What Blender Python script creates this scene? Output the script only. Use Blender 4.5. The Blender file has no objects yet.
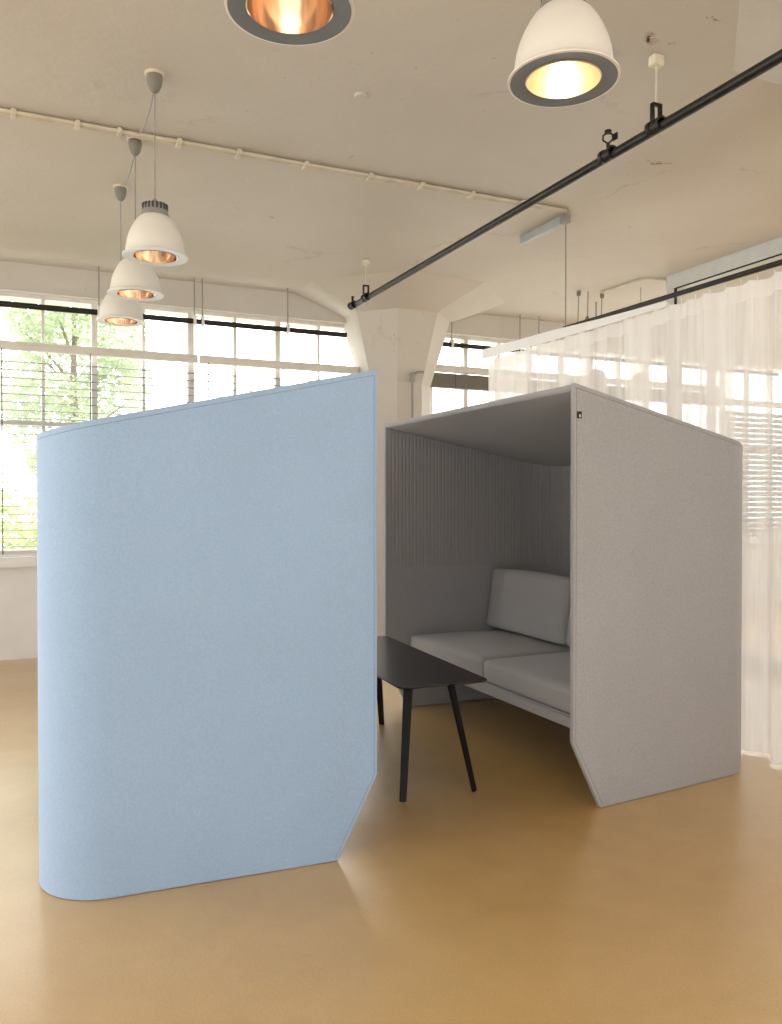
import bpy, bmesh, math, random
from mathutils import Vector, Matrix, noise
random.seed(7)
PI = math.pi
C = bpy.context.scene.collection

# ------------------------------------------------------------------ materials
def nodes(name):
    m = bpy.data.materials.new(name); m.use_nodes = True
    nt = m.node_tree
    b = nt.nodes['Principled BSDF']
    return m, nt, b
def lk(nt, a, b): nt.links.new(a, b)
def nd(nt, t, **kw):
    n = nt.nodes.new(t)
    for k, v in kw.items(): setattr(n, k, v)
    return n
def noise_tex(nt, scale, detail=3, rough=.5, coord=None, stretch=None):
    tc = nd(nt, 'ShaderNodeTexCoord')
    src = tc.outputs['Object']
    if stretch:
        mp = nd(nt, 'ShaderNodeMapping'); mp.inputs['Scale'].default_value = stretch
        lk(nt, src, mp.inputs['Vector']); src = mp.outputs['Vector']
    n = nd(nt, 'ShaderNodeTexNoise')
    n.inputs['Scale'].default_value = scale; n.inputs['Detail'].default_value = detail
    n.inputs['Roughness'].default_value = rough
    lk(nt, src, n.inputs['Vector'])
    return n
def ramp(nt, fac, stops):
    r = nd(nt, 'ShaderNodeValToRGB')
    el = r.color_ramp.elements
    while len(el) < len(stops): el.new(.5)
    for e, (p, c) in zip(el, stops):
        e.position = p; e.color = (*c, 1) if len(c) == 3 else c
    lk(nt, fac, r.inputs['Fac'])
    return r
def bump(nt, b, height, strength, dist=.01):
    bp = nd(nt, 'ShaderNodeBump')
    bp.inputs['Strength'].default_value = strength; bp.inputs['Distance'].default_value = dist
    lk(nt, height, bp.inputs['Height']); lk(nt, bp.outputs['Normal'], b.inputs['Normal'])
def mix(nt, fac, a, b):
    m = nd(nt, 'ShaderNodeMix', data_type='RGBA')
    for sock, v in ((m.inputs[0], fac), (m.inputs[6], a), (m.inputs[7], b)):
        if hasattr(v, 'is_output'): lk(nt, v, sock)
        elif isinstance(v, tuple): sock.default_value = (*v, 1)
        else: sock.default_value = v
    return m.outputs[2]
def simple(name, col, rough=.5, metal=0, var=.06, scale=8, bmp=0, spec=.5):
    m, nt, b = nodes(name)
    n = noise_tex(nt, scale, 3)
    lo = tuple(c*(1-var) for c in col); hi = tuple(min(1, c*(1+var)) for c in col)
    r = ramp(nt, n.outputs['Fac'], [(.3, lo), (.7, hi)])
    lk(nt, r.outputs['Color'], b.inputs['Base Color'])
    b.inputs['Roughness'].default_value = rough; b.inputs['Metallic'].default_value = metal
    b.inputs['Specular IOR Level'].default_value = spec
    if bmp: bump(nt, b, n.outputs['Fac'], bmp)
    return m
def felt(name, col, var=.1, sc=120):
    m, nt, b = nodes(name)
    n = noise_tex(nt, sc, 4, .7); n2 = noise_tex(nt, 3.5, 3)
    lo = tuple(c*(1-var) for c in col); hi = tuple(min(1, c*(1+var)) for c in col)
    r = ramp(nt, n.outputs['Fac'], [(.36, lo), (.64, hi)])
    r2 = ramp(nt, n2.outputs['Fac'], [(.3, (.98, .98, .98)), (.7, (1.02, 1.02, 1.02))])
    mm = nd(nt, 'ShaderNodeMix', data_type='RGBA', blend_type='MULTIPLY'); mm.inputs[0].default_value = 1
    lk(nt, r.outputs['Color'], mm.inputs[6]); lk(nt, r2.outputs['Color'], mm.inputs[7])
    lk(nt, mm.outputs[2], b.inputs['Base Color'])
    b.inputs['Roughness'].default_value = .95; b.inputs['Specular IOR Level'].default_value = .15
    b.inputs['Sheen Weight'].default_value = .25; b.inputs['Sheen Roughness'].default_value = .6
    bump(nt, b, n.outputs['Fac'], .15, .004)
    return m

BLUE = (.335, .475, .68); GREY = (.39, .385, .395)
M = {}
M['blue'] = felt('blue_felt', BLUE, .06)
M['blue_seam'] = felt('blue_seam_thread', tuple(c*.72 for c in BLUE), .05)
M['blue_rib'] = felt('blue_ribbed_felt', tuple(c*1.0 for c in BLUE), .08)
M['blue_seat'] = felt('blue_seat_fabric', tuple(c*.9 for c in BLUE), .1)
M['grey'] = felt('grey_felt', GREY, .09)
M['grey_seam'] = felt('grey_seam_thread', tuple(c*.66 for c in GREY), .05)
M['grey_rib'] = felt('grey_ribbed_felt', (.38, .372, .38), .1)
M['grey_seat'] = felt('grey_seat_fabric', (.41, .405, .41), .12, 220)
M['black'] = simple('black_powder_coat', (.006, .006, .006), .5, 0, .1, 30)
M['tabletop'] = simple('black_laminate', (.008, .008, .009), .24, 0, .15, 14, 0)
M['tube'] = simple('black_steel_tube', (.018, .016, .014), .35, .3, .3, 12)
M['alu'] = simple('brushed_aluminium', (.72, .71, .69), .35, .9, .05, 30)  # bright metal for the painted sliver of light under the felt
M['greymetal'] = simple('grey_painted_steel', (.60, .62, .62), .45, 0, .06, 10)
M['bluegrey'] = simple('blue_grey_steel', (.42, .46, .48), .45, 0, .05, 10)
M['frame'] = simple('grey_white_frame_paint', (.74, .72, .68), .5, 0, .08, 6)
M['frame_dark'] = simple('dark_grey_frame_paint', (.30, .29, .27), .5, 0, .08, 6)
M['white'] = simple('white_wall_paint', (.84, .83, .82), .7, 0, .03, 5, .08)
M['sill'] = simple('white_sill_paint', (.83, .82, .80), .45, 0, .03, 5)
M['blind'] = simple('pale_blind_lacquer', (.24, .237, .232), .4, 0, .05, 5)
M['rail'] = simple('white_blind_rail', (.72, .69, .64), .45, 0, .04, 5)
M['blind_grey'] = simple('taupe_raised_blind', (.23, .21, .185), .6, 0, .15, 60)
M['cord'] = simple('dark_cord', (.10, .10, .09), .7)
M['cable'] = simple('grey_lamp_cable', (.30, .29, .27), .6)
M['canopy'] = simple('taupe_plastic', (.20, .185, .165), .5, 0, .06)
M['collar'] = simple('ivory_plaster_collar', (.72, .67, .55), .7, 0, .1, 40)
M['shade'] = simple('white_enamel_shade', (.80, .77, .72), .32, 0, .03, 6)
M['ring_light'] = simple('pale_ring_enamel', (.86, .87, .88), .35, 0, .03)  # lit copy of the lamp ring, window light put into its colour
M['ring_grey'] = simple('slate_ring_enamel', (.17, .19, .22), .4, 0, .06)  # shaded copy of the same ring, shadow put into its colour
M['vent'] = simple('grey_cast_cap', (.27, .26, .25), .5, .2, .1)
M['vent_dark'] = simple('dark_vent_slot', (.05, .05, .05), .7)
M['copper'] = simple('copper_reflector', (.86, .66, .52), .12, .95, .06, 20)
M['gold'] = simple('gold_reflector', (.88, .76, .60), .3, .95, .06, 20)
M['conduit'] = simple('ivory_conduit_paint', (.60, .545, .44), .6, 0, .12, 10)
M['wire'] = simple('pale_wire', (.62, .58, .52), .5)
M['tag'] = simple('black_woven_tag', (.008, .008, .008), .7)
M['tagmark'] = simple('pale_tag_mark', (.55, .53, .50), .7)
M['trackwhite'] = simple('white_track_enamel', (.86, .86, .85), .4, 0, .02)
M['yellow'] = simple('pale_yellow_paper_shade', (.90, .80, .38), .7, 0, .04)
M['bark'] = simple('brown_bark', (.30, .25, .19), .9, 0, .3, 20, .4)
M['paving'] = simple('pale_gravel_ground', (.62, .60, .53), .95, 0, .12, 2)

def bulb(name, col, s):
    m, nt, b = nodes(name)
    b.inputs['Base Color'].default_value = (1, .9, .7, 1)
    n = noise_tex(nt, 5)
    r = ramp(nt, n.outputs['Fac'], [(.3, col), (.7, tuple(c*.97 for c in col))])
    lk(nt, r.outputs['Color'], b.inputs['Emission Color']); b.inputs['Emission Strength'].default_value = s
    return m
M['bulb'] = bulb('warm_glowing_bulb', (1, .9, .74), 4.5)
M['bulb_dim'] = bulb('dim_warm_bulb', (1, .84, .68), 1.4)

def leafm(name, c1, c2):
    m, nt, b = nodes(name)
    n = noise_tex(nt, 1.3, 4)
    r = ramp(nt, n.outputs['Fac'], [(.35, c1), (.65, c2)])
    lk(nt, r.outputs['Color'], b.inputs['Base Color'])
    b.inputs['Roughness'].default_value = .6
    tr = nd(nt, 'ShaderNodeBsdfTranslucent'); lk(nt, r.outputs['Color'], tr.inputs['Color'])
    ms = nd(nt, 'ShaderNodeMixShader'); ms.inputs[0].default_value = .45
    lk(nt, b.outputs[0], ms.inputs[1]); lk(nt, tr.outputs[0], ms.inputs[2])
    lk(nt, ms.outputs[0], nt.nodes['Material Output'].inputs['Surface'])
    return m
M['leaf'] = leafm('tree_leaves', (.45, .53, .35), (.68, .74, .58))
M['leaf2'] = leafm('hedge_leaves', (.55, .62, .32), (.76, .80, .54))

def glass():
    m, nt, b = nodes('clear_window_glass')
    nt.nodes.remove(b)
    t = nd(nt, 'ShaderNodeBsdfTransparent'); g = nd(nt, 'ShaderNodeBsdfGlossy')
    n = noise_tex(nt, .6, 2); r = ramp(nt, n.outputs['Fac'], [(.2, (.95, .97, .965)), (.8, (.975, .985, .98))])
    lk(nt, r.outputs['Color'], t.inputs['Color']); g.inputs['Roughness'].default_value = .03
    lw = nd(nt, 'ShaderNodeLayerWeight'); lw.inputs['Blend'].default_value = .5
    pw = nd(nt, 'ShaderNodeMath', operation='POWER'); pw.inputs[1].default_value = 5; lk(nt, lw.outputs['Facing'], pw.inputs[0])
    fr = nd(nt, 'ShaderNodeMath', operation='MULTIPLY_ADD'); fr.inputs[1].default_value = .85; fr.inputs[2].default_value = .05; lk(nt, pw.outputs[0], fr.inputs[0])
    ms = nd(nt, 'ShaderNodeMixShader'); lk(nt, fr.outputs[0], ms.inputs[0])
    lk(nt, t.outputs[0], ms.inputs[1]); lk(nt, g.outputs[0], ms.inputs[2])
    lk(nt, ms.outputs[0], nt.nodes['Material Output'].inputs['Surface'])
    return m
M['glass'] = glass()

def sheer(name, lo, hi):
    m, nt, b = nodes(name)
    nt.nodes.remove(b)
    t = nd(nt, 'ShaderNodeBsdfTransparent'); d = nd(nt, 'ShaderNodeBsdfDiffuse'); tl = nd(nt, 'ShaderNodeBsdfTranslucent')
    n = noise_tex(nt, 3, 3, .5, stretch=(6, 6, .4))
    r = ramp(nt, n.outputs['Fac'], [(.3, (.84, .82, .81)), (.7, (.90, .885, .875))])
    lk(nt, r.outputs['Color'], d.inputs['Color']); lk(nt, r.outputs['Color'], tl.inputs['Color'])
    m1 = nd(nt, 'ShaderNodeMixShader'); m1.inputs[0].default_value = .5
    lk(nt, d.outputs[0], m1.inputs[1]); lk(nt, tl.outputs[0], m1.inputs[2])
    n2 = noise_tex(nt, 1, 4, .62, stretch=(.4, 6.5, .22))
    op = ramp(nt, n2.outputs['Fac'], [(.40, (lo,)*3), (.56, (hi,)*3)])
    m2 = nd(nt, 'ShaderNodeMixShader'); lk(nt, op.outputs[0], m2.inputs[0])
    lk(nt, t.outputs[0], m2.inputs[1]); lk(nt, m1.outputs[0], m2.inputs[2])
    lk(nt, m2.outputs[0], nt.nodes['Material Output'].inputs['Surface'])
    return m
M['sheer'] = sheer('white_sheer_voile', .66, .95)
M['tape'] = sheer('white_heading_tape', .86, .97)

def floor_mat():
    m, nt, b = nodes('tan_poured_floor')
    n1 = noise_tex(nt, .55, 5, .6); n2 = noise_tex(nt, 5, 5, .65); n3 = noise_tex(nt, 70, 3, .7)
    r1 = ramp(nt, n1.outputs['Fac'], [(.3, (.55, .34, .12)), (.5, (.61, .40, .16)), (.72, (.66, .45, .20))])
    r2 = ramp(nt, n2.outputs['Fac'], [(.25, (.93, .93, .92)), (.75, (1.05, 1.05, 1.05))])
    mm = nd(nt, 'ShaderNodeMix', data_type='RGBA', blend_type='MULTIPLY'); mm.inputs[0].default_value = 1
    lk(nt, r1.outputs['Color'], mm.inputs[6]); lk(nt, r2.outputs['Color'], mm.inputs[7])
    lk(nt, mm.outputs[2], b.inputs['Base Color'])
    rr = ramp(nt, n3.outputs['Fac'], [(.3, (.36,)*3), (.7, (.46,)*3)])
    lk(nt, rr.outputs['Color'], b.inputs['Roughness'])
    ad = nd(nt, 'ShaderNodeMath', operation='ADD'); lk(nt, n3.outputs['Fac'], ad.inputs[0]); lk(nt, n2.outputs['Fac'], ad.inputs[1])
    sp = noise_tex(nt, 170, 2, .6); spk = ramp(nt, sp.outputs['Fac'], [(.35, (.93, .93, .93)), (.65, (1.05, 1.05, 1.05))])
    m3 = nd(nt, 'ShaderNodeMix', data_type='RGBA', blend_type='MULTIPLY'); m3.inputs[0].default_value = 1
    lk(nt, mm.outputs[2], m3.inputs[6]); lk(nt, spk.outputs['Color'], m3.inputs[7]); lk(nt, m3.outputs[2], b.inputs['Base Color'])
    bump(nt, b, n3.outputs['Fac'], .22, .004)
    b.inputs['Specular IOR Level'].default_value = .5
    b.inputs['Coat Weight'].default_value = .8; b.inputs['Coat Roughness'].default_value = .24; b.inputs['Coat IOR'].default_value = 1.6
    return m
M['floor'] = floor_mat()

def ceil_mat(name, marks=True):
    m, nt, b = nodes(name)
    tc = nd(nt, 'ShaderNodeTexCoord')
    n1 = noise_tex(nt, .7, 5, .6); n2 = noise_tex(nt, 9, 6, .7); n3 = noise_tex(nt, 2.2, 8, .72)
    r = ramp(nt, n1.outputs['Fac'], [(.3, (.55, .512, .462)), (.7, (.61, .578, .53))])
    col = r.outputs['Color']
    # thin plaster cracks and flaking
    vo = nd(nt, 'ShaderNodeTexVoronoi', feature='DISTANCE_TO_EDGE'); vo.inputs['Scale'].default_value = .55
    wv = nd(nt, 'ShaderNodeVectorMath', operation='MULTIPLY_ADD'); wv.inputs[1].default_value = (.5, .5, .5)
    lk(nt, n3.outputs['Color'], wv.inputs[0]); lk(nt, tc.outputs['Object'], wv.inputs[2]); lk(nt, wv.outputs[0], vo.inputs['Vector'])
    cr = ramp(nt, vo.outputs['Distance'], [(.0, (1, 1, 1)), (.008, (0, 0, 0))])
    br = ramp(nt, noise_tex(nt, 1.1, 3).outputs['Fac'], [(.52, (0, 0, 0)), (.62, (.6, .6, .6))])
    mu = nd(nt, 'ShaderNodeMath', operation='MULTIPLY'); lk(nt, cr.outputs['Color'], mu.inputs[0]); lk(nt, br.outputs['Color'], mu.inputs[1])
    col = mix(nt, mu.outputs[0], col, (.40, .34, .27))
    # speckles
    sp = noise_tex(nt, 26, 2, .6)
    spr = ramp(nt, sp.outputs['Fac'], [(.715, (0, 0, 0)), (.735, (.55, .55, .55))])
    col = mix(nt, spr.outputs['Color'], col, (.36, .29, .21))
    if marks:
        for (x, y, rad, dark) in [(2.63, 2.873, .035, 1), (3.594, 3.879, .032, 1), (2.75, 2.86, .014, 1), (1.665, 5.839, .02, .5),
                                  (2.82, 2.63, .012, .9), (2.78, 2.66, .008, .9), (1.9, 4.6, .012, .6), (4.3, 4.9, .016, .6)]:
            mp = nd(nt, 'ShaderNodeMapping'); mp.inputs['Location'].default_value = (-x, -y, 0)
            rt = nd(nt, 'ShaderNodeMapping'); rt.inputs['Rotation'].default_value = (0, 0, .5); rt.inputs['Scale'].default_value = (1, 2.2, 0)
            lk(nt, wv.outputs[0], mp.inputs['Vector'])
            mp.inputs['Location'].default_value = (-x-.25, -y-.25, 0)
            lk(nt, mp.outputs[0], rt.inputs['Vector'])
            le = nd(nt, 'ShaderNodeVectorMath', operation='LENGTH'); lk(nt, rt.outputs[0], le.inputs[0])
            h = ramp(nt, le.outputs['Value'], [(0, (dark,)*3), (rad*1.9, (0, 0, 0))])
            col = mix(nt, h.outputs['Color'], col, (.30, .13, .03))
            k = ramp(nt, le.outputs['Value'], [(rad*.6, (dark,)*3), (rad*.8, (0, 0, 0))])
            col = mix(nt, k.outputs['Color'], col, (.02, .012, .008))
    lk(nt, col, b.inputs['Base Color'])
    b.inputs['Roughness'].default_value = .55
    b.inputs['Specular IOR Level'].default_value = .25
    ad = nd(nt, 'ShaderNodeMath', operation='ADD'); lk(nt, n2.outputs['Fac'], ad.inputs[0]); lk(nt, n3.outputs['Fac'], ad.inputs[1])
    bump(nt, b, ad.outputs[0], .4, .012)
    return m
M['ceil'] = ceil_mat('painted_concrete_ceiling')
M['column'] = ceil_mat('painted_concrete_column', False)

# ------------------------------------------------------------------ mesh helpers
def new(): return bmesh.new()
def obj(name, bm, mat, parent=None, smooth=35):
    bmesh.ops.recalc_face_normals(bm, faces=bm.faces)
    me = bpy.data.meshes.new(name); bm.to_mesh(me); bm.free()
    me.materials.append(mat)
    if smooth is not None:
        for p in me.polygons: p.use_smooth = True
        me.set_sharp_from_angle(angle=math.radians(smooth))
    o = bpy.data.objects.new(name, me); C.objects.link(o)
    if parent: o.parent = parent
    return o
def tag(o, label, cat, group=None):
    o['label'] = label; o['category'] = cat
    if group: o['group'] = group
    return o
def thing(name, label, cat, loc=(0, 0, 0), rz=0, group=None):
    o = bpy.data.objects.new(name, None); C.objects.link(o)
    o.empty_display_size = .1
    o.location = loc; o.rotation_euler = (0, 0, rz)
    return tag(o, label, cat, group)
def struct(name, bm, mat, smooth=35):
    o = obj(name, bm, mat, None, smooth); o['kind'] = 'structure'; return o
def structroot(name, loc=(0, 0, 0)):
    o = bpy.data.objects.new(name, None); C.objects.link(o); o.location = loc; o['kind'] = 'structure'; return o
def dup(root, loc, rz=None, label=None, group=None):
    r = root.copy(); C.objects.link(r); r.location = loc
    if rz is not None: r.rotation_euler = (0, 0, rz)
    if label: r['label'] = label
    if group: r['group'] = group
    for ch in list(root.children):
        c = ch.copy(); C.objects.link(c); c.parent = r
        for g in list(ch.children):
            d = g.copy(); C.objects.link(d); d.parent = c
    return r
def box(bm, x0, x1, y0, y1, z0, z1, bev=0, seg=2):
    vs = [bm.verts.new((x, y, z)) for x in (x0, x1) for y in (y0, y1) for z in (z0, z1)]
    fs = [(0, 1, 3, 2), (4, 6, 7, 5), (0, 4, 5, 1), (2, 3, 7, 6), (0, 2, 6, 4), (1, 5, 7, 3)]
    nf = [bm.faces.new([vs[i] for i in f]) for f in fs]
    if bev:
        es = list({e for f in nf for e in f.edges})
        bmesh.ops.bevel(bm, geom=es, offset=bev, segments=seg, affect='EDGES', profile=.5)
    return bm
def tube(bm, pts, r, n=10, cap=True):
    pts = [Vector(p) for p in pts]
    rings = []
    ref = None
    for i, p in enumerate(pts):
        d = (pts[min(i+1, len(pts)-1)] - pts[max(i-1, 0)]).normalized()
        a = Vector((0, 0, 1)) if abs(d.z) < .9 else Vector((1, 0, 0))
        if ref is not None: a = ref
        u = (a - d*a.dot(d)).normalized(); v = d.cross(u); ref = u
        rr = r[i] if isinstance(r, (list, tuple)) else r
        rings.append([bm.verts.new(p + (u*math.cos(2*PI*k/n) + v*math.sin(2*PI*k/n))*rr) for k in range(n)])
    for a, b in zip(rings, rings[1:]):
        for k in range(n): bm.faces.new((a[k], a[(k+1) % n], b[(k+1) % n], b[k]))
    if cap:
        bm.faces.new(rings[0][::-1]); bm.faces.new(rings[-1])
    return bm
def lathe(bm, prof, n=40, cx=0, cy=0):
    rings = []
    for r, z in prof:
        if r < 1e-5: rings.append([bm.verts.new((cx, cy, z))])
        else: rings.append([bm.verts.new((cx+r*math.cos(2*PI*k/n), cy+r*math.sin(2*PI*k/n), z)) for k in range(n)])
    for a, b in zip(rings, rings[1:]):
        for k in range(n):
            k2 = (k+1) % n
            if len(a) == 1 and len(b) == 1: continue
            if len(a) == 1: bm.faces.new((a[0], b[k2], b[k]))
            elif len(b) == 1: bm.faces.new((a[k], a[k2], b[0]))
            else: bm.faces.new((a[k], a[k2], b[k2], b[k]))
    return bm
def cushion(cx, cy, cz, sx, sy, sz, r=.03, crown=.012, n=14, wob=.0):
    """soft upholstered block: rounded box with crowned faces, sizes are full"""
    bm = new()
    bmesh.ops.create_cube(bm, size=2)
    bmesh.ops.subdivide_edges(bm, edges=bm.edges[:], cuts=n, use_grid_fill=True)
    h = Vector((sx/2, sy/2, sz/2))
    for v in bm.verts:
        u = v.co.copy()
        # denser sampling near the rims
        w = Vector([math.copysign(abs(c)**.6, c) for c in u])
        p = Vector([w[i]*h[i] for i in range(3)])
        inner = Vector([max(-h[i]+r, min(h[i]-r, p[i])) for i in range(3)])
        d = p - inner
        if d.length > 1e-9: p = inner + d.normalized()*r
        cr = crown*(1-w.x**2)*(1-w.y**2)
        if u.z > .99: p.z += cr
        if abs(u.x) > .99: p.x += math.copysign(.5*crown*(1-w.z**2)*(1-w.y**2), u.x)
        v.co = p + Vector((cx, cy, cz))
    return bm

# ------------------------------------------------------------------ room shell
CZ = 3.5            # ceiling
WY = 7.90           # inner face of the window wall
XL, XR, YB = -5.5, 13.0, -5.0
struct('floor', box(new(), XL, XR, YB, 8.4, -.12, 0), M['floor'])
struct('ceiling', box(new(), XL, XR, YB, 8.4, CZ, CZ+.2), M['ceil'])
b = new(); box(b, XL, XR, WY, 8.3, 0, .86)
struct('wall_back', b, M['white'])
b = new(); box(b, XL, XR, WY-.02, 8.3, 3.25, CZ)
struct('wall_lintel', b, M['column'])
b = new(); box(b, XL, XR, WY-.10, 8.02, .82, .905, .008)
struct('trim_1', b, M['sill'])
b = new(); box(b, XR, XR+.2, YB, 8.4, 0, .9)
struct('wall_right', b, M['white'])

# mushroom columns: octagonal shaft, steep head, flat flare up to the slab
def column(name, cx, cy):
    bm = new()
    prof = [(0, .365), (2.60, .365), (3.30, .575), (CZ+.01, 1.19)]
    rings = []
    for z, R in prof:
        rings.append([bm.verts.new((R*math.cos(PI/8+k*PI/4), R*math.sin(PI/8+k*PI/4), z)) for k in range(8)])
    for a, b_ in zip(rings, rings[1:]):
        for k in range(8): bm.faces.new((a[k], a[(k+1) % 8], b_[(k+1) % 8], b_[k]))
    o = struct(name, bm, M['column'], 10); o.location = (cx, cy, 0)
    return o
column('column', 3.61, 7.78)
column('column', 3.62, 1.86)

# windows: posts, transoms and one pane per light
def window(n, x0, x1, ks, thick, z0=.905, z1=3.25, transoms=(2.10,)):
    root = structroot('window_%d' % n, (0, 0, 0))
    fr = new()
    box(fr, x0, x1, 7.96, 8.03, z0, z0+.06); box(fr, x0, x1, 7.96, 8.03, z1-.035, z1)
    for t in transoms: box(fr, x0, x1, 7.97, 8.02, t-.02, t+.02)
    box(fr, x0-.03, x0+.03, 7.95, 8.04, z0, z1)
    edges = [x0]
    for x in ks:
        w = .026 if x in thick else .013
        box(fr, x-w, x+w, 7.955, 8.03, z0, z1); edges.append(x)
    edges.append(x1)
    obj('window_frame', fr, M['frame'], root)
    zs = [z0+.06, transoms[0], transoms[1], z1-.035] if len(transoms) == 2 else [z0+.06, transoms[0], z1-.035]
    for a, b_ in zip(edges, edges[1:]):
        p = new(); p.faces.new([p.verts.new(q) for q in ((a, 7.997, z0+.03), (b_, 7.997, z0+.03), (b_, 7.997, z1-.02), (a, 7.997, z1-.02))]); obj('pane', p, M['glass'], root, None)
    return root
ML = lambda k: .196+.4367*k
window(1, -2.42, 1.511, [ML(k) for k in range(-5, 3)], [ML(1), ML(-2)])
window(2, 1.511, 3.62, [ML(k) for k in (4, 5, 6, 7)], [ML(5)])
window(3, 3.62, 8.30, [ML(k) for k in range(9, 18)], [ML(10), ML(14)])
window(4, 8.30, 12.9, [ML(k) for k in range(19, 29)], [ML(21), ML(25)])
window(5, XL, -2.42, [ML(k) for k in range(-12, -6)], [ML(-10), ML(-8)])

# glazed partition on the right, behind the sheer curtain
PX = 5.57
root = structroot('window_6')
fr = new()
box(fr, PX-.05, PX+.05, 5.76, 5.86, 0, CZ); box(fr, PX-.06, PX+.06, YB, 5.86, CZ-.13, CZ)
box(fr, PX-.04, PX+.04, YB, 5.86, 0, .12)
for y in (3.4, 1.0, -1.4): box(fr, PX-.035, PX+.035, y-.04, y+.04, 0, CZ)
obj('window_frame', fr, M['greymetal'], root)
g = new()
box(g, PX-.052, PX-.046, 5.735, 5.765, .1, CZ-.13); box(g, PX-.060, PX-.050, YB, 5.76, CZ-.142, CZ-.13)
obj('gasket', g, M['black'], root)
for a, b_ in ((3.4, 5.8), (1.0, 3.4), (-1.4, 1.0), (YB, -1.4)):
    p = new(); p.faces.new([p.verts.new(q) for q in ((PX, a, .1), (PX, b_, .1), (PX, b_, CZ-.1), (PX, a, CZ-.1))]); obj('pane', p, M['glass'], root, None)

# ------------------------------------------------------------------ meeting booths
T = .028
def make_booth(label, loc, rz, D, W, H1, H2, R, CZc, CD, pre, withtag, FL):
    root = thing('meeting_booth', label, 'booth', loc, rz, None)
    zt = lambda x: H1 + (H2-H1)*x/D
    zb = lambda x: CZc*(1-x/CD) + .0015 if x < CD else .0015
    nrm = math.hypot(1, FL); phi = math.atan(FL)
    def upath(off):
        r = R-off; d = D-off
        w0 = W/2-off*nrm                       # half width of the offset side line at x = 0
        hw = lambda x: w0-FL*x
        # fillet centre between side line and back line (outer radius R)
        cx = D-R; cy = (W/2-FL*cx)-R*nrm
        ts = (cx+r*math.sin(phi), -(cy+r*math.cos(phi)))
        pts = [(0, -hw(0)), (CD*.5, -hw(CD*.5)), (CD, -hw(CD))] + [(CD+(ts[0]-CD)*k/6, -hw(CD+(ts[0]-CD)*k/6)) for k in range(1, 7)]
        pts += [(cx+r*math.sin(t), -cy-r*math.cos(t)) for t in [phi+(PI/2-phi)*k/16 for k in range(1, 17)]]
        n = len(pts)
        pts += [(d, -cy+2*cy*k/10) for k in range(1, 10)]
        pts += [(x, -y) for x, y in pts[:n][::-1]]
        return pts
    # wrapped felt shell
    bm = new()
    po, pi = upath(0), upath(T)
    cols = []
    for (x, y), (xi, yi) in zip(po, pi):
        cols.append([bm.verts.new((x, y, zb(x))), bm.verts.new((x, y, zt(x))), bm.verts.new((xi, yi, zt(xi))), bm.verts.new((xi, yi, zb(x)))])
    for a, c in zip(cols, cols[1:]):
        for k in range(4): bm.faces.new((a[k], a[(k+1) % 4], c[(k+1) % 4], c[k]))
    bm.faces.new(cols[0][::-1]); bm.faces.new(cols[-1])
    bm.normal_update()
    sharp = [e for e in bm.edges if len(e.link_faces) == 2 and e.calc_face_angle(0) > .9]
    bmesh.ops.bevel(bm, geom=sharp, offset=.0045, segments=3, affect='EDGES', profile=.5, clamp_overlap=True)
    obj('felt_shell', bm, M[pre], root)
    # sloping roof panel set between the walls
    bm = new()
    rp = upath(T+.0005)
    RT = .034
    up = [bm.verts.new((x, y, zt(x)-.002)) for x, y in rp]; lo = [bm.verts.new((x, y, zt(x)-RT)) for x, y in rp]
    bm.faces.new(up)
    bm.faces.new(lo[::-1])
    n = len(up)
    side = [bm.faces.new((up[k], lo[k], lo[(k+1) % n], up[(k+1) % n])) for k in range(n)]
    fe = [e for e in bm.edges if all(v.co.x < 1e-4 for v in e.verts) and abs(e.verts[0].co.z-e.verts[1].co.z) < 1e-4]
    bmesh.ops.bevel(bm, geom=fe, offset=.014, segments=4, affect='EDGES', profile=.5)
    obj('roof_panel', bm, M[pre], root)
    # stitched edge seam on the outer face
    op = upath(-.0003)
    f = .013
    top = [(x if i not in (0, len(op)-1) else f, y, zt(max(x, f))-.021) for i, (x, y) in enumerate(op)]
    def front(y): sg = math.copysign(FL, y); return [(f, y-sg*f, zt(f)-.021), (f, y-sg*f, CZc+.004), (CD+.012, y-sg*(CD+.012), .012)]
    y0 = op[0][1]
    bm = new()
    tube(bm, top, .0014, 6); tube(bm, front(y0), .0014, 6); tube(bm, front(-y0), .0014, 6)
    obj('edge_seam', bm, M[pre+'_seam'], root)
    # ribbed acoustic lining
    bm = new()
    lin = upath(T+.0005)
    fine = []
    acc = [0.]
    for a, c in zip(lin, lin[1:]): acc.append(acc[-1]+math.dist(a, c))
    step = .0065; tot = acc[-1]; s = .012; j = 0; k = 0
    while s < tot-.012:
        while acc[j+1] < s: j += 1
        t = (s-acc[j])/(acc[j+1]-acc[j]); a, c = lin[j], lin[j+1]
        x, y = a[0]+(c[0]-a[0])*t, a[1]+(c[1]-a[1])*t
        dx, dy = (c[0]-a[0]), (c[1]-a[1]); L = math.hypot(dx, dy); nx, ny = -dy/L, dx/L   # towards the inside
        o_ = .001 if k % 4 == 3 else .0042
        fine.append((x+nx*o_, y+ny*o_)); s += step; k += 1
    bot = [bm.verts.new((x, y, .955)) for x, y in fine]; tp = [bm.verts.new((x, y, zt(x)-RT-.002)) for x, y in fine]
    bo = [bm.verts.new((x, y, .955)) for x, y in fine]
    for k in range(len(fine)-1): bm.faces.new((bot[k], bot[k+1], tp[k+1], tp[k]))
    bmesh.ops.delete(bm, geom=bo, context='VERTS')
    obj('ribbed_lining', bm, M[pre+'_rib'], root, 20)
    # pale strip painted in for the sliver of light under the felt
    bm = new()
    ip = [p for p in upath(T+.001) if p[0] >= CD]
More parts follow.
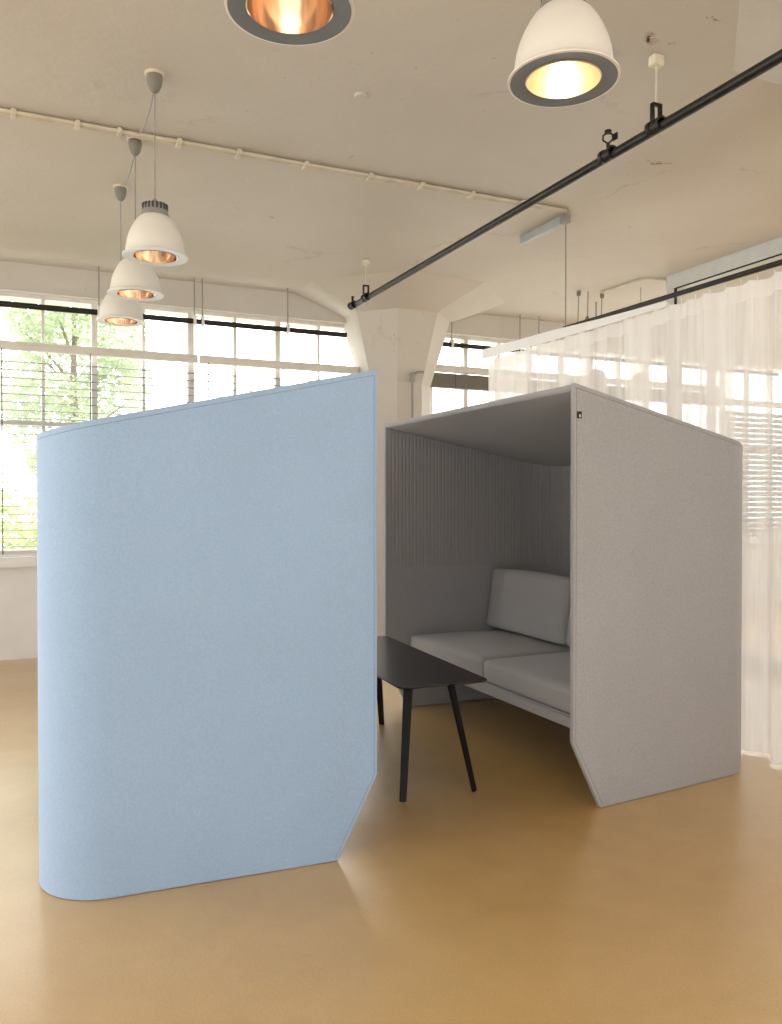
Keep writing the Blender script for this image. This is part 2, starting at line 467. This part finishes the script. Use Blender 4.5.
    for a, c in zip(ip, ip[1:]):
        v = [bm.verts.new((a[0], a[1], .003)), bm.verts.new((c[0], c[1], .003)), bm.verts.new((c[0], c[1], .013)), bm.verts.new((a[0], a[1], .013))]
        bm.faces.new(v)
    st = obj('foot_strip', bm, M['alu'], root); st['label'] = 'thin pale metal strip along the foot of the felt'
    # sofa: bench board, two seat cushions, two back cushions
    wi = W/2-T-.002
    bp = [(x, y) for x, y in upath(T+.003) if x > .23]
    w1 = wi-FL*.172*1.0
    bp = [(.172, -w1+.002)] + bp + [(.172, w1-.002)]
    bm = new()
    bu = [bm.verts.new((x, y, .366)) for x, y in bp]; bl = [bm.verts.new((x, y, .300)) for x, y in bp]
    bm.faces.new(bu); bm.faces.new(bl[::-1])
    for k in range(len(bp)): bm.faces.new((bu[k], bl[k], bl[(k+1) % len(bp)], bu[(k+1) % len(bp)]))
    bmesh.ops.bevel(bm, geom=[e_ for e_ in bm.edges if all(v.co.x < .18 for v in e_.verts) and abs(e_.verts[0].co.y-e_.verts[1].co.y) > .5], offset=.012, segments=3, affect='EDGES')
    obj('bench_board', bm, M[pre+'_seat'], root)
    for s in (-1, 1):
        ya, yb = (.033, wi-.004) if s > 0 else (-wi+.004, .029)
        bm = cushion(.165+.40, (ya+yb)/2, .4335, .80, yb-ya, .133, .032, .012)
        for v in bm.verts:
            if v.co.y*s > 0: v.co.y *= 1-FL*v.co.x/wi
        obj('seat_cushion', bm, M[pre+'_seat'], root)
        bm = cushion(0, 0, 0, .15, .885, .405, .03, .014)
        o = obj('back_cushion', bm, M[pre+'_seat'], root)
        o.location = (.835, .482 if s > 0 else -.418, .722); o.rotation_euler = (0, .15, 0)
    bm = new(); box(bm, .90, D-T-.03, -wi+.24, wi-.24, .40, .86, .02, 3)
    obj('back_support', bm, M[pre+'_seat'], root)
    if withtag:
        y = -W/2+FL*.027
        bm = new(); box(bm, .013, .041, y-.003, y-.0002, H1-.158, H1-.127, .001, 1)
        tg = obj('brand_tag', bm, M['tag'], root); tg['label'] = 'small black square tag with a pale mark'
        bm = new(); box(bm, .0255, .0345, y-.0036, y-.0029, H1-.153, H1-.140)
        obj('tag_mark', bm, M['tagmark'], tg)
    return root
Wb = 2.05
make_booth('grey felt meeting booth with open front, sofa inside and black tag, beside the sheer curtain', (2.234-math.sin(.005)*Wb/2, 2.934+Wb/2, 0), .005,
           1.27, Wb, 1.926, 1.674, .24, .318, .166, 'grey', True, .08)
make_booth('light blue felt meeting booth turned to show its closed side, rounded back corner at left',
           (1.279+math.sin(.0325)*Wb/2, 2.928+math.cos(.0325)*Wb/2, 0), PI-.0325,
           1.233, Wb, 1.918, 1.642, .24, .318, .163, 'blue', False, .03)

# ------------------------------------------------------------------ table
tr = thing('meeting_table', 'low black rectangular table with splayed legs standing between the two booths', 'table', (1.797, 3.322, 0), -.0536)
TW, TL = .232, 1.36
bm = new()
def rrect(x0, x1, y0, y1, r, n=5):
    out = []
    for cx, cy, a0 in ((x1-r, y1-r, 0), (x0+r, y1-r, PI/2), (x0+r, y0+r, PI), (x1-r, y0+r, 3*PI/2)):
        out += [(cx+r*math.cos(a0+PI/2*k/n), cy+r*math.sin(a0+PI/2*k/n)) for k in range(n+1)]
    return out
pts = rrect(-TW, TW, 0, TL, .035)
ptl = rrect(-TW+.012, TW-.012, .012, TL-.012, .03)
up = [bm.verts.new((x, y, .55)) for x, y in pts]; md = [bm.verts.new((x, y, .545)) for x, y in pts]; lo = [bm.verts.new((x, y, .536)) for x, y in ptl]
bm.faces.new(up); bm.faces.new(lo[::-1])
n = len(up)
for k in range(n):
    k2 = (k+1) % n
    bm.faces.new((up[k], md[k], md[k2], up[k2])); bm.faces.new((md[k], lo[k], lo[k2], md[k2]))
obj('tabletop', bm, M['tabletop'], tr)
bm = new(); box(bm, -.12, .12, .20, TL-.20, .515, .537, .003)
obj('under_frame', bm, M['black'], tr)
for sx in (-1, 1):
    for yb, yt in ((.066, .185), (TL-.035, TL-.154)):
        b0 = Vector((sx*.187, yb, 0)); b1 = Vector((sx*.108, yt, .537))
        d = Vector((b1.x-b0.x, b1.y-b0.y, 0)).normalized(); wdir = Vector((-d.y, d.x, 0))
        bm = new(); vs = []
        for p, w, t in ((b0, .0165, .007), (b1, .023, .009)):
            vs.append([bm.verts.new(p+wdir*a*w+d*c*t) for a, c in ((-1, -1), (1, -1), (1, 1), (-1, 1))])
        for k in range(4): bm.faces.new((vs[0][k], vs[0][(k+1) % 4], vs[1][(k+1) % 4], vs[1][k]))
        bm.faces.new(vs[0][::-1]); bm.faces.new(vs[1])
        bmesh.ops.bevel(bm, geom=bm.edges[:], offset=.003, segments=2, affect='EDGES')
        obj('leg', bm, M['black'], tr)

# ------------------------------------------------------------------ pendant lamps
RIM = 2.6
def make_pendant(label, loc, ring, refl, bulbm, group):
    root = thing('pendant_lamp', label, 'lamp', loc, 0, group)     # origin on the ceiling
    r0 = RIM-CZ
    bm = new()
    prof = [(.150, 0), (.1575, .0008), (.1578, .005), (.150, .0095), (.1425, .020), (.139, .045), (.1345, .075), (.126, .105), (.113, .135), (.100, .160), (.086, .180), (.072, .193), (.068, .197),
            (.0665, .195), (.084, .177), (.098, .157), (.111, .133), (.124, .104), (.1325, .075), (.137, .045), (.139, .02), (.150, 0)]
    lathe(bm, [(r, z+r0) for r, z in prof], 56)
    bmesh.ops.remove_doubles(bm, verts=bm.verts, dist=1e-5)
    sh = obj('lamp_shade', bm, M['shade'], root, 50)
    bm = new(); lathe(bm, [(.106, r0+.004), (.1505, r0-.0008), (.1505, r0+.004), (.106, r0+.008), (.106, r0+.004)], 56)
    bmesh.ops.remove_doubles(bm, verts=bm.verts, dist=1e-5)
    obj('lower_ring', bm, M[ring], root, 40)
    bm = new(); lathe(bm, [(.107, r0+.003), (.103, r0+.001), (.103, r0+.012), (.097, r0+.05), (.083, r0+.09), (.062, r0+.125), (.03, r0+.145), (0, r0+.15)], 48)
    obj('reflector', bm, M[refl], root, 60)
    bm = new(); lathe(bm, [(0, r0+.045), (.014, r0+.047), (.022, r0+.058), (.026, r0+.08), (.024, r0+.11), (.018, r0+.14), (0, r0+.146)], 20)
    obj('light_bulb', bm, M[bulbm], root, 60)
    bm = new(); lathe(bm, [(.066, r0+.192), (.067, r0+.205), (.062, r0+.224), (.060, r0+.244), (.055, r0+.258), (.02, r0+.262), (0, r0+.262)], 40)
    cap = obj('vented_cap', bm, M['vent'], root, 40)
    bm = new()
    for k in range(20):
        a = 2*PI*k/20
        b2 = new(); box(b2, .0555, .0625, -.0045, .0045, r0+.226, r0+.257)
        bmesh.ops.rotate(b2, verts=b2.verts, cent=(0, 0, 0), matrix=Matrix.Rotation(a, 3, 'Z'))
        me = bpy.data.meshes.new('t'); b2.to_mesh(me); b2.free(); bm.from_mesh(me); bpy.data.meshes.remove(me)
    obj('vent_slots', bm, M['vent_dark'], cap, None)
    bm = new(); tube(bm, [(0, 0, -.08), (0, 0, r0+.27)], .0035, 8); lathe(bm, [(.012, r0+.262), (.010, r0+.285), (.004, r0+.29)], 12)
    obj('cable', bm, M['cable'], root)
    bm = new(); lathe(bm, [(.038, -.010), (.0375, -.038), (.033, -.062), (.023, -.084), (.011, -.096), (0, -.098)], 24)
    lathe(bm, [(.038, -.010), (0, -.010)], 24)
    obj('ceiling_canopy', bm, M['canopy'], root, 50)
    bm = new(); lathe(bm, [(.047, .002), (.049, -.006), (.043, -.011), (.034, -.012)], 24)
    obj('canopy_collar', bm, M['collar'], root, 50)
    return root
G1 = 'white bell pendant lamps under the ceiling'
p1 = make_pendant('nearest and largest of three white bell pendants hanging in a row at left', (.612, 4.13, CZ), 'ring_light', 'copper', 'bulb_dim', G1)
dup(p1, (.618, 4.92, CZ), None, 'middle of three white bell pendants hanging in a row at left', G1)
dup(p1, (.622, 5.70, CZ), None, 'farthest and smallest of three white bell pendants, in front of the window', G1)
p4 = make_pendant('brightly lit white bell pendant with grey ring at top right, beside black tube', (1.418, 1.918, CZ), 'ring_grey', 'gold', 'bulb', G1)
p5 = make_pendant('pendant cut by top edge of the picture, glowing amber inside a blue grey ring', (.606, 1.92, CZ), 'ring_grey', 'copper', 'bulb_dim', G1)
for (x, y, e) in ((1.418, 1.918, .7), (.606, 1.92, .35)):
    L = bpy.data.lights.new('lamp_light', 'POINT'); L.energy = e; L.color = (1, .76, .48); L.shadow_soft_size = .02
    lo_ = bpy.data.objects.new('lamp_light', L); C.objects.link(lo_); lo_.location = (x, y, RIM+.028)
# slack feed cables from canopies
def sag(a, b_, s, n=12):
    a, b_ = Vector(a), Vector(b_)
    return [a.lerp(b_, k/n) + Vector((0, 0, -s*4*(k/n)*(1-k/n))) for k in range(n+1)]
tag(obj('feed_cable', tube(new(), sag((.607, 4.135, CZ-.097), (.612, 4.80, CZ-.012), .06), .0035, 8), M['cable']),
    'slack grey cable from nearest left pendant canopy to the ivory conduit', 'cable', 'slack lamp feed cables')
tag(obj('feed_cable', tube(new(), sag((.613, 4.925, CZ-.097), (.620, 5.63, CZ-.012), .05), .0035, 8), M['cable']),
    'slack grey cable between canopies of middle and farthest left pendants', 'cable', 'slack lamp feed cables')

# ------------------------------------------------------------------ ceiling services
def conduit(label, pts, n_pipes=2, off=(0, .03, 0), saddles=()):
    root = thing('conduit', label, 'conduit', (0, 0, 0))
    for k in range(n_pipes):
        o = Vector(off)*k
        obj('pipe', tube(new(), [Vector(p)+o for p in pts], .011, 10), M['conduit'], root)
    for s in saddles:
        bm = new(); box(bm, s[0]-.014, s[0]+.014, s[1]-.03, s[1]+.055, CZ-.036, CZ-.004, .004); obj('saddle', bm, M['conduit'], root)
    return root
conduit('ivory double conduit running across the ceiling behind the lamp canopies', [(XL, 4.85, CZ-.018), (3.57, 4.79, CZ-.018)], 2, (0, .03, 0),
        [(x, 4.82-.0066*x) for x in (-.45, -.02, .3, .52, .85, 1.2, 1.62, 2.05, 2.42, 2.8, 3.2)])
conduit('short bent ivory conduit on ceiling ending at the glazed partition', [(5.62, 5.89, CZ-.015), (5.46, 5.91, CZ-.015), (5.36, 5.95, CZ-.015), (5.31, 6.05, CZ-.015), (5.305, 6.52, CZ-.015)], 1)
r = thing('ceiling_light_bar', 'grey metal linear fixture on the ceiling with a thin drop wire', 'light fixture', (3.645, 4.885, CZ))
bm = new(); box(bm, -.026, .026, 0, .57, -.062, -.0, .005); obj('housing', bm, M['bluegrey'], r)
bm = new(); box(bm, -.028, .028, -.012, .05, -.066, -.006, .004); obj('end_cap', bm, M['frame_dark'], r)
tag(obj('suspension_wire', tube(new(), [(3.69, 4.955, CZ), (3.69, 4.955, 2.69)], .005, 8), M['cable']),
    'thin grey wire hanging from ceiling beside light bar, holding the curtain rod', 'wire')
bm = new(); lathe(bm, [(0, -.012), (.03, -.012), (.036, -.004), (.036, .001)], 20, 1.615, 3.905)
bmesh.ops.translate(bm, verts=bm.verts, vec=(0, 0, CZ))
tag(obj('ceiling_plate', bm, M['ceil']), 'small round painted plate on the ceiling between the pendants', 'cover plate')

# black scaffold tube on hangers
TX, TZ = 2.735, 3.17
tb_ = thing('ceiling_tube', 'long black steel tube hung under the ceiling, running diagonally toward the far column', 'tube', (0, 0, 0))
obj('pipe', tube(new(), [(TX, -2, TZ), (TX+.01, 2.4, TZ-.012), (TX+.02, 6.86, TZ)], .024, 18), M['tube'], tb_)
def clamp(y, hang):
    c = obj('pipe_clamp', lathe_y(y), M['tube'], tb_)
    bm = new()
    box(bm, TX-.022, TX-.012, y-.012, y+.012, TZ+.02, TZ+.10, .002); box(bm, TX+.024, TX+.034, y-.012, y+.012, TZ+.02, TZ+.10, .002)
    box(bm, TX-.022, TX+.034, y-.012, y+.012, TZ+.094, TZ+.106, .002)
    obj('bracket', bm, M['tube'], c)
    if hang:
        obj('hanger_rod', tube(new(), [(TX+.006, y, TZ+.1), (TX+.006, y, CZ)], .0055, 8), M['wire'], tb_)
        bm = new(); box(bm, TX-.024, TX+.036, y-.024, y+.024, CZ-.05, CZ-.001, .006); obj('ceiling_anchor', bm, M['collar'], tb_)
def lathe_y(y):
    bm = new()
    lathe(bm, [(.0235, -.042), (.034, -.042), (.034, -.022), (.028, -.02), (.028, .02), (.034, .022), (.034, .042), (.0235, .042)], 20)
    bmesh.ops.rotate(bm, verts=bm.verts, cent=(0, 0, 0), matrix=Matrix.Rotation(PI/2, 3, 'X'))
    bmesh.ops.translate(bm, verts=bm.verts, vec=(TX+.006, y, TZ))
    return bm
clamp(2.985, True)
clamp(6.52, True)
# loose clamp with open hook, no rod
c = obj('pipe_clamp', lathe_y(3.33), M['tube'], tb_)
bm = new(); tube(bm, [(TX+.006, 3.33, TZ+.02), (TX+.006, 3.33, TZ+.06)], .009, 10)
tube(bm, [(TX+.006, 3.33, TZ+.055), (TX-.014, 3.345, TZ+.075), (TX-.012, 3.345, TZ+.10), (TX+.006, 3.33, TZ+.112)], .005, 8)
tube(bm, [(TX+.006, 3.33, TZ+.055), (TX+.024, 3.315, TZ+.075), (TX+.022, 3.315, TZ+.10), (TX+.006, 3.33, TZ+.112)], .005, 8)
lathe(bm, [(0, TZ+.108), (.018, TZ+.109), (.018, TZ+.122), (0, TZ+.124)], 14, TX+.006, 3.33)
box(bm, TX+.03, TX+.036, 3.29, 3.325, TZ+.07, TZ+.105, .001)
obj('hook', bm, M['tube'], c)
c = obj('pipe_clamp', lathe_y(6.83), M['tube'], tb_)
bm = new(); tube(bm, [(TX+.012, 6.83, TZ-.01), (TX+.012, 6.85, TZ+.05), (TX+.012, 6.84, TZ+.085)], [.012, .010, .014], 10); obj('hook', bm, M['tube'], c)

# curtain rod, white track and sheer curtain
CX = 3.68
cr = thing('curtain_rod', 'slim black rod running above the white sheer curtain at right', 'rod', (0, 0, 0))
obj('pipe', tube(new(), [(CX+.005, -1, 2.662), (CX+.005, 2.5, 2.664), (CX+.01, 4.97, 2.686)], .016, 14), M['tube'], cr)
ct = thing('curtain_track', 'white curtain track continuing past the black rod toward the window', 'curtain track', (0, 0, 0))
bm = new(); rows = []
for y, z0, z1 in ((3.85, 2.60, 2.632), (4.5, 2.598, 2.652), (5.0, 2.602, 2.676), (6.04, 2.622, 2.702)):
    rows.append([bm.verts.new((x, y, z)) for x, z in ((CX-.058, z0), (CX-.058, z1), (CX-.048, z1), (CX-.048, z0))])
for p, q in zip(rows, rows[1:]):
    for k in range(4): bm.faces.new((p[k], p[(k+1) % 4], q[(k+1) % 4], q[k]))
bm.faces.new(rows[0][::-1]); bm.faces.new(rows[-1])
obj('fascia', bm, M['trackwhite'], ct)
bm = new(); box(bm, CX-.050, CX+.05, 5.05, 6.03, 2.66, 2.68, .003); obj('top_flange', bm, M['trackwhite'], ct)

def curtain_x(y, z):
    """folds: pinched and dense at the heading, looser lower down"""
    f = max(0., min(1., (2.6-z)/2.6))
    w = .016*math.sin(y*2*PI/.155 + 1.3*math.sin(y*3.1)) * (1-.6*f)
    w += (.010+.036*f)*math.sin(y*2*PI/.31 + 1.7*math.sin(y*1.9) + .4*f)
    w += .02*f*math.sin(y*2*PI/.83+1)
    return w
def curtain_grid(y0, y1, zs, dy=.0085):
    bm = new(); cols = []
    n = int((y1-y0)/dy)
    for i in range(n+1):
        y = y0+(y1-y0)*i/n
        scal = .016*abs(math.sin(y*PI/.155 + .65*math.sin(y*3.1)))
        cols.append([bm.verts.new((CX+curtain_x(y, z)+.012*noise.noise((y*3, z*1.2, 0)), y, (z - scal*(1 if z > 2.4 else 0)) if z > .1 else z)) for z in zs])
    for a, b_ in zip(cols, cols[1:]):
        for k in range(len(zs)-1): bm.faces.new((a[k], a[k+1], b_[k+1], b_[k]))
    return bm
cu = thing('sheer_curtain', 'long white see-through sheer curtain with pleats hanging behind the grey booth', 'curtain', (CX, 4, 0))
zs = [2.53, 2.4, 2.2, 2.0, 1.75, 1.5, 1.2, .9, .6, .3, .06, .012]
bm = curtain_grid(.6, 6.05, zs); bmesh.ops.translate(bm, verts=bm.verts, vec=(-CX, -4, 0)); obj('voile', bm, M['sheer'], cu, 180)
bm = curtain_grid(.6, 6.05, [2.625, 2.575, 2.53]); bmesh.ops.translate(bm, verts=bm.verts, vec=(-CX, -4, 0)); obj('heading_tape', bm, M['tape'], cu, 180)
ho = obj('curtain_hook', tube(new(), [(0, 0, 2.59), (.006, 0, 2.62), (.003, 0, 2.64)], .0022, 5), M['trackwhite'], cu)
for k in range(48):
    h = ho if k == 0 else ho.copy()
    if k: C.objects.link(h); h.parent = cu
    h.location = (0, .65+k*.112-4, 0)

# pipes in front of the windows
def wpipe(label, x0, x1, hs):
    r = thing('window_pipe', label, 'pipe', (0, 0, 0), 0, 'black pipes along the window head')
    obj('pipe', tube(new(), [(x0, 7.72, 3.09), (x1, 7.72, 3.09)], .026, 14), M['tube'], r)
    for x in hs:
        obj('hanger', tube(new(), [(x, 7.72, 3.05), (x, 7.72, CZ)], .007, 8), M['frame_dark'], r)
        bm = new(); box(bm, x-.014, x+.014, 7.688, 7.752, 3.06, 3.14, .004); obj('pipe_clamp', bm, M['rail'], r)
wpipe('black pipe along the window head left of the column', XL, 3.03, [-1.2, .652, 1.50, 1.575, 2.41])
wpipe('black pipe along the window head right of the column', 4.05, 9.2, [4.25, 5.125, 5.38, 7.0])
# ceiling drop rods seen above the curtain
for x, y, z1, lab in ((5.364, 6.6, 3.24, 'thin dark drop rod from ceiling at end of the bent conduit'),
                      (5.19, 6.6, 3.20, 'thin dark drop rod with small cone at its foot, above the curtain'),
                      (5.09, 6.62, 3.18, 'leftmost thin drop rod of three above the curtain, with dark top fitting')):
    r = thing('drop_rod', lab, 'rod', (x, y, CZ), 0, 'thin drop rods above the curtain')
    obj('rod', tube(new(), [(0, 0, .01), (-.01, 0, z1-CZ)], .006, 8), M['frame_dark'], r)
    bm = new()
    if 'cone' in lab: lathe(bm, [(0, z1-CZ+.06), (.012, z1-CZ+.05), (.034, z1-CZ), (0, z1-CZ-.002)], 14, -.01, 0)
    else: lathe(bm, [(.0, 0), (.02, -.002), (.022, -.04), (.012, -.05), (0, -.052)], 14)
    obj('fitting', bm, M['canopy'], r)

# thin pole with elbow in front of the far column
r = thing('wall_conduit', 'thin upright grey conduit with short elbow on the far column', 'conduit', (3.602, 7.36, 0))
obj('pipe', tube(new(), [(0, 0, 0), (0, 0, 2.62), (.01, .0, 2.665), (.05, .0, 2.70), (.13, .02, 2.71)], .014, 10), M['frame_dark'], r)
bm = new(); box(bm, -.022, .022, -.022, .022, 2.60, 2.69, .006); obj('elbow_joint', bm, M['frame_dark'], r)

# ------------------------------------------------------------------ blinds
def blind(label, x0, x1, cords, ztop=2.80, zbot=.955, raised=False, tilt=.05):
    r = thing('venetian_blind', label, 'blind', (x0, 7.865, 0), 0, 'venetian blinds on the window wall')
    w = x1-x0
    bm = new(); box(bm, .004, w-.004, -.03, .03, ztop-.075, ztop, .005); obj('headrail', bm, M['rail'], r)
    if raised:
        for k in range(12):
            z = ztop-.09-.0115*k
            bm = new(); box(bm, .01, w-.01, -.033, .033, z-.0085, z, .001, 1); obj('slat', bm, M['blind_grey'], r, None)
        zb = ztop-.09-.0115*12
        bm = new(); box(bm, .008, w-.008, -.034, .034, zb-.022, zb, .004); obj('bottom_rail', bm, M['blind_grey'], r)
        for cx in cords:
            obj('cord', tube(new(), [(cx-x0, -.036, ztop-.07), (cx-x0, -.036, zb-.4)], .003, 6), M['cord'], r)
        return r
    n = int((ztop-.09-zbot-.02)/.0705)
    base = None
    for k in range(n):
        z = zbot+.05+.0705*k
        if base is None:
            bm = new()
            prof = [(-.037, -.002), (-.02, .0015), (0, .003), (.02, .0015), (.037, -.002), (.037, -.0045), (.02, -.001), (0, .0005), (-.02, -.001), (-.037, -.0045)]
            a = [bm.verts.new((.01, y, zz)) for y, zz in prof]; c = [bm.verts.new((w-.01, y, zz)) for y, zz in prof]
            m_ = len(prof)
            for q in range(m_): bm.faces.new((a[q], a[(q+1) % m_], c[(q+1) % m_], c[q]))
            bm.faces.new(a[::-1]); bm.faces.new(c)
            base = obj('slat', bm, M['blind'], r, 50); base.location = (0, 0, z); base.rotation_euler = (tilt, 0, 0)
        else:
            o = base.copy(); C.objects.link(o); o.parent = r; o.location = (0, 0, z); o.rotation_euler = (tilt, 0, 0)
    bm = new(); box(bm, .006, w-.006, -.036, .036, zbot-.02, zbot+.012, .006); obj('bottom_rail', bm, M['rail'], r)
    for cx in cords:
        obj('cord', tube(new(), [(cx-x0, -.041, ztop-.07), (cx-x0, -.041, zbot-.02)], .0045, 6), M['cord'], r)
    return r
blind('lowered pale venetian blind at left, in front of trees', -2.40, 1.56, [-1.6, -.139, .586])
blind('lowered pale venetian blind between left blind and far column', 1.57, 3.22, [1.65, 2.39])
blind('venetian blind pulled up into a taupe stack right of the far column', 3.98, 8.28, [4.36, 6.2], 2.89, .95, True)
blind('lowered venetian blind at far right seen through the sheer curtain', 8.32, 12.8, [8.9, 11.4], 2.74, tilt=.95)

# yellow shade hanging beyond the curtain
r = thing('pendant_lamp', 'pale yellow rounded lamp shade glimpsed through the sheer curtain', 'lamp', (5.555, 6.25, 0))
bm = new(); lathe(bm, [(.0, 2.66), (.05, 2.655), (.072, 2.63), (.082, 2.56), (.082, 2.49), (.07, 2.44), (.045, 2.415), (0, 2.41)], 28); obj('lamp_shade', bm, M['yellow'], r, 60)
obj('cable', tube(new(), [(0, 0, 2.65), (0, 0, CZ)], .004, 8), M['cable'], r)
r = thing('spot_lamp', 'grey round spot lamp glimpsed through the sheer curtain, left of yellow shade', 'lamp', (5.53, 6.9, 0))
bm = new(); bmesh.ops.create_uvsphere(bm, u_segments=24, v_segments=14, radius=.105); bmesh.ops.translate(bm, verts=bm.verts, vec=(0, 0, 2.69)); obj('lamp_head', bm, M['vent'], r, 60)
obj('arm', tube(new(), [(-.05, .03, 2.68), (-.28, .12, 2.63)], .03, 12), M['vent'], r)
obj('stem', tube(new(), [(0, 0, 2.76), (0, 0, CZ)], .008, 8), M['frame_dark'], r)

# ------------------------------------------------------------------ outside
b = new(); box(b, -60, 80, -60, 90, -1.0, -.8); struct('ground', b, M['paving'])
def leafcloud(bm, cx, cy, cz, rx, ry, rz, n, s):
    for _ in range(n):
        while True:
            p = Vector((random.uniform(-1, 1), random.uniform(-1, 1), random.uniform(-1, 1)))
            if .35 < p.length < 1: break
        p = Vector((p.x*rx+cx, p.y*ry+cy, p.z*rz+cz))
        if noise.noise(p*.9) < -.12: continue
        a = Vector((random.uniform(-1, 1), random.uniform(-1, 1), random.uniform(-.6, .6))).normalized()
        c = a.cross(Vector((random.uniform(-1, 1), random.uniform(-1, 1), random.uniform(-1, 1)))).normalized()
        w = s*random.uniform(.6, 1.3)
        bm.faces.new([bm.verts.new(p+a*w), bm.verts.new(p+c*w*.45), bm.verts.new(p-a*w), bm.verts.new(p-c*w*.45)])
def tree(x, y, h, rad, label, n):
    r = thing('tree', label, 'tree', (x, y, -.8), 0, 'trees outside the left window')
    bm = new(); tube(bm, [(0, 0, 0), (.05, 0, h*.35), (-.03, .05, h*.6), (0, 0, h*.85)], [.14, .10, .07, .03], 10)
    for k in range(6):
        a = k*1.05; z = h*(.42+.06*k); tube(bm, [(0, 0, z), (math.cos(a)*rad*.4, math.sin(a)*rad*.4, z+h*.1), (math.cos(a)*rad*.75, math.sin(a)*rad*.75, z+h*.16)], [.04, .025, .01], 7)
    obj('trunk', bm, M['bark'], r)
    bm = new()
    leafcloud(bm, 0, 0, h*.66, rad, rad, h*.36, n, .085)
    obj('crown', bm, M['leaf'], r, None)
tree(1.05, 18.0, 7.6, 1.55, 'right tree outside the left window, edge of its crown against white sky', 15000)
tree(-2.0, 22.5, 9.4, 2.2, 'left tree outside the left window, behind the lamp row', 15000)
def shrub(x, y, w, h, label, n):
    r = thing('shrub', label, 'shrub', (x, y, -.8), 0, 'shrubs outside the left window')
    bm = new()
    for k in range(5): tube(bm, [(0, 0, 0), (w*.25*math.cos(k*1.3), w*.25*math.sin(k*1.3), h*.6)], [.04, .015], 6)
    obj('stems', bm, M['bark'], r)
    bm = new(); leafcloud(bm, 0, 0, h*.52, w, w*.6, h*.52, n, .075); obj('foliage', bm, M['leaf2'], r, None)
shrub(-.2, 13.2, 1.5, 2.3, 'bright yellow green shrub low outside the left window', 8000)
shrub(-3.5, 14.0, 1.6, 2.4, 'yellow green shrub farther left outside the window', 3500)
shrub(2.95, 14.0, 1.5, 2.0, 'yellow green shrub outside window, hidden mostly behind the blue booth', 3500)

# ------------------------------------------------------------------ world, camera, look
w = bpy.data.worlds.new('World'); bpy.context.scene.world = w; w.use_nodes = True
nt = w.node_tree; bg = nt.nodes['Background']
tc = nd(nt, 'ShaderNodeTexCoord'); sx = nd(nt, 'ShaderNodeSeparateXYZ'); lk(nt, tc.outputs['Generated'], sx.inputs[0])
rw = ramp(nt, sx.outputs['Z'], [(0, (1.0, .985, .965)), (1, (.97, .985, 1.0))])
lk(nt, rw.outputs['Color'], bg.inputs['Color'])
# bright hazy sky: strongest beyond the window wall, weaker behind the camera
dy = nd(nt, 'ShaderNodeVectorMath', operation='DOT_PRODUCT'); dy.inputs[1].default_value = (.25, .97, 0)
lk(nt, tc.outputs['Generated'], dy.inputs[0])
mr = nd(nt, 'ShaderNodeMapRange', interpolation_type='SMOOTHSTEP')
mr.inputs['From Min'].default_value = -.7; mr.inputs['From Max'].default_value = .6
mr.inputs['To Min'].default_value = 2.1; mr.inputs['To Max'].default_value = 6.5
lk(nt, dy.outputs['Value'], mr.inputs['Value']); lk(nt, mr.outputs[0], bg.inputs['Strength'])

cam = bpy.data.cameras.new('Camera'); co = bpy.data.objects.new('Camera', cam); C.objects.link(co)
cam.sensor_fit = 'HORIZONTAL'; cam.sensor_width = 36; cam.lens = 36*811.3/782
cam.clip_start = .05; cam.clip_end = 300
co.location = (0, 0, 1.4); co.rotation_euler = (PI/2-.01329, 0, -.4288)
sc = bpy.context.scene; sc.camera = co
sc.view_settings.view_transform = 'Standard'; sc.view_settings.look = 'None'
sc.view_settings.exposure = 0.08; sc.view_settings.gamma = 1.0
sc.cycles.max_bounces = 10; sc.cycles.diffuse_bounces = 6; sc.cycles.transparent_max_bounces = 24
sc.cycles.use_denoising = True
sc.cycles.sample_clamp_indirect = 8
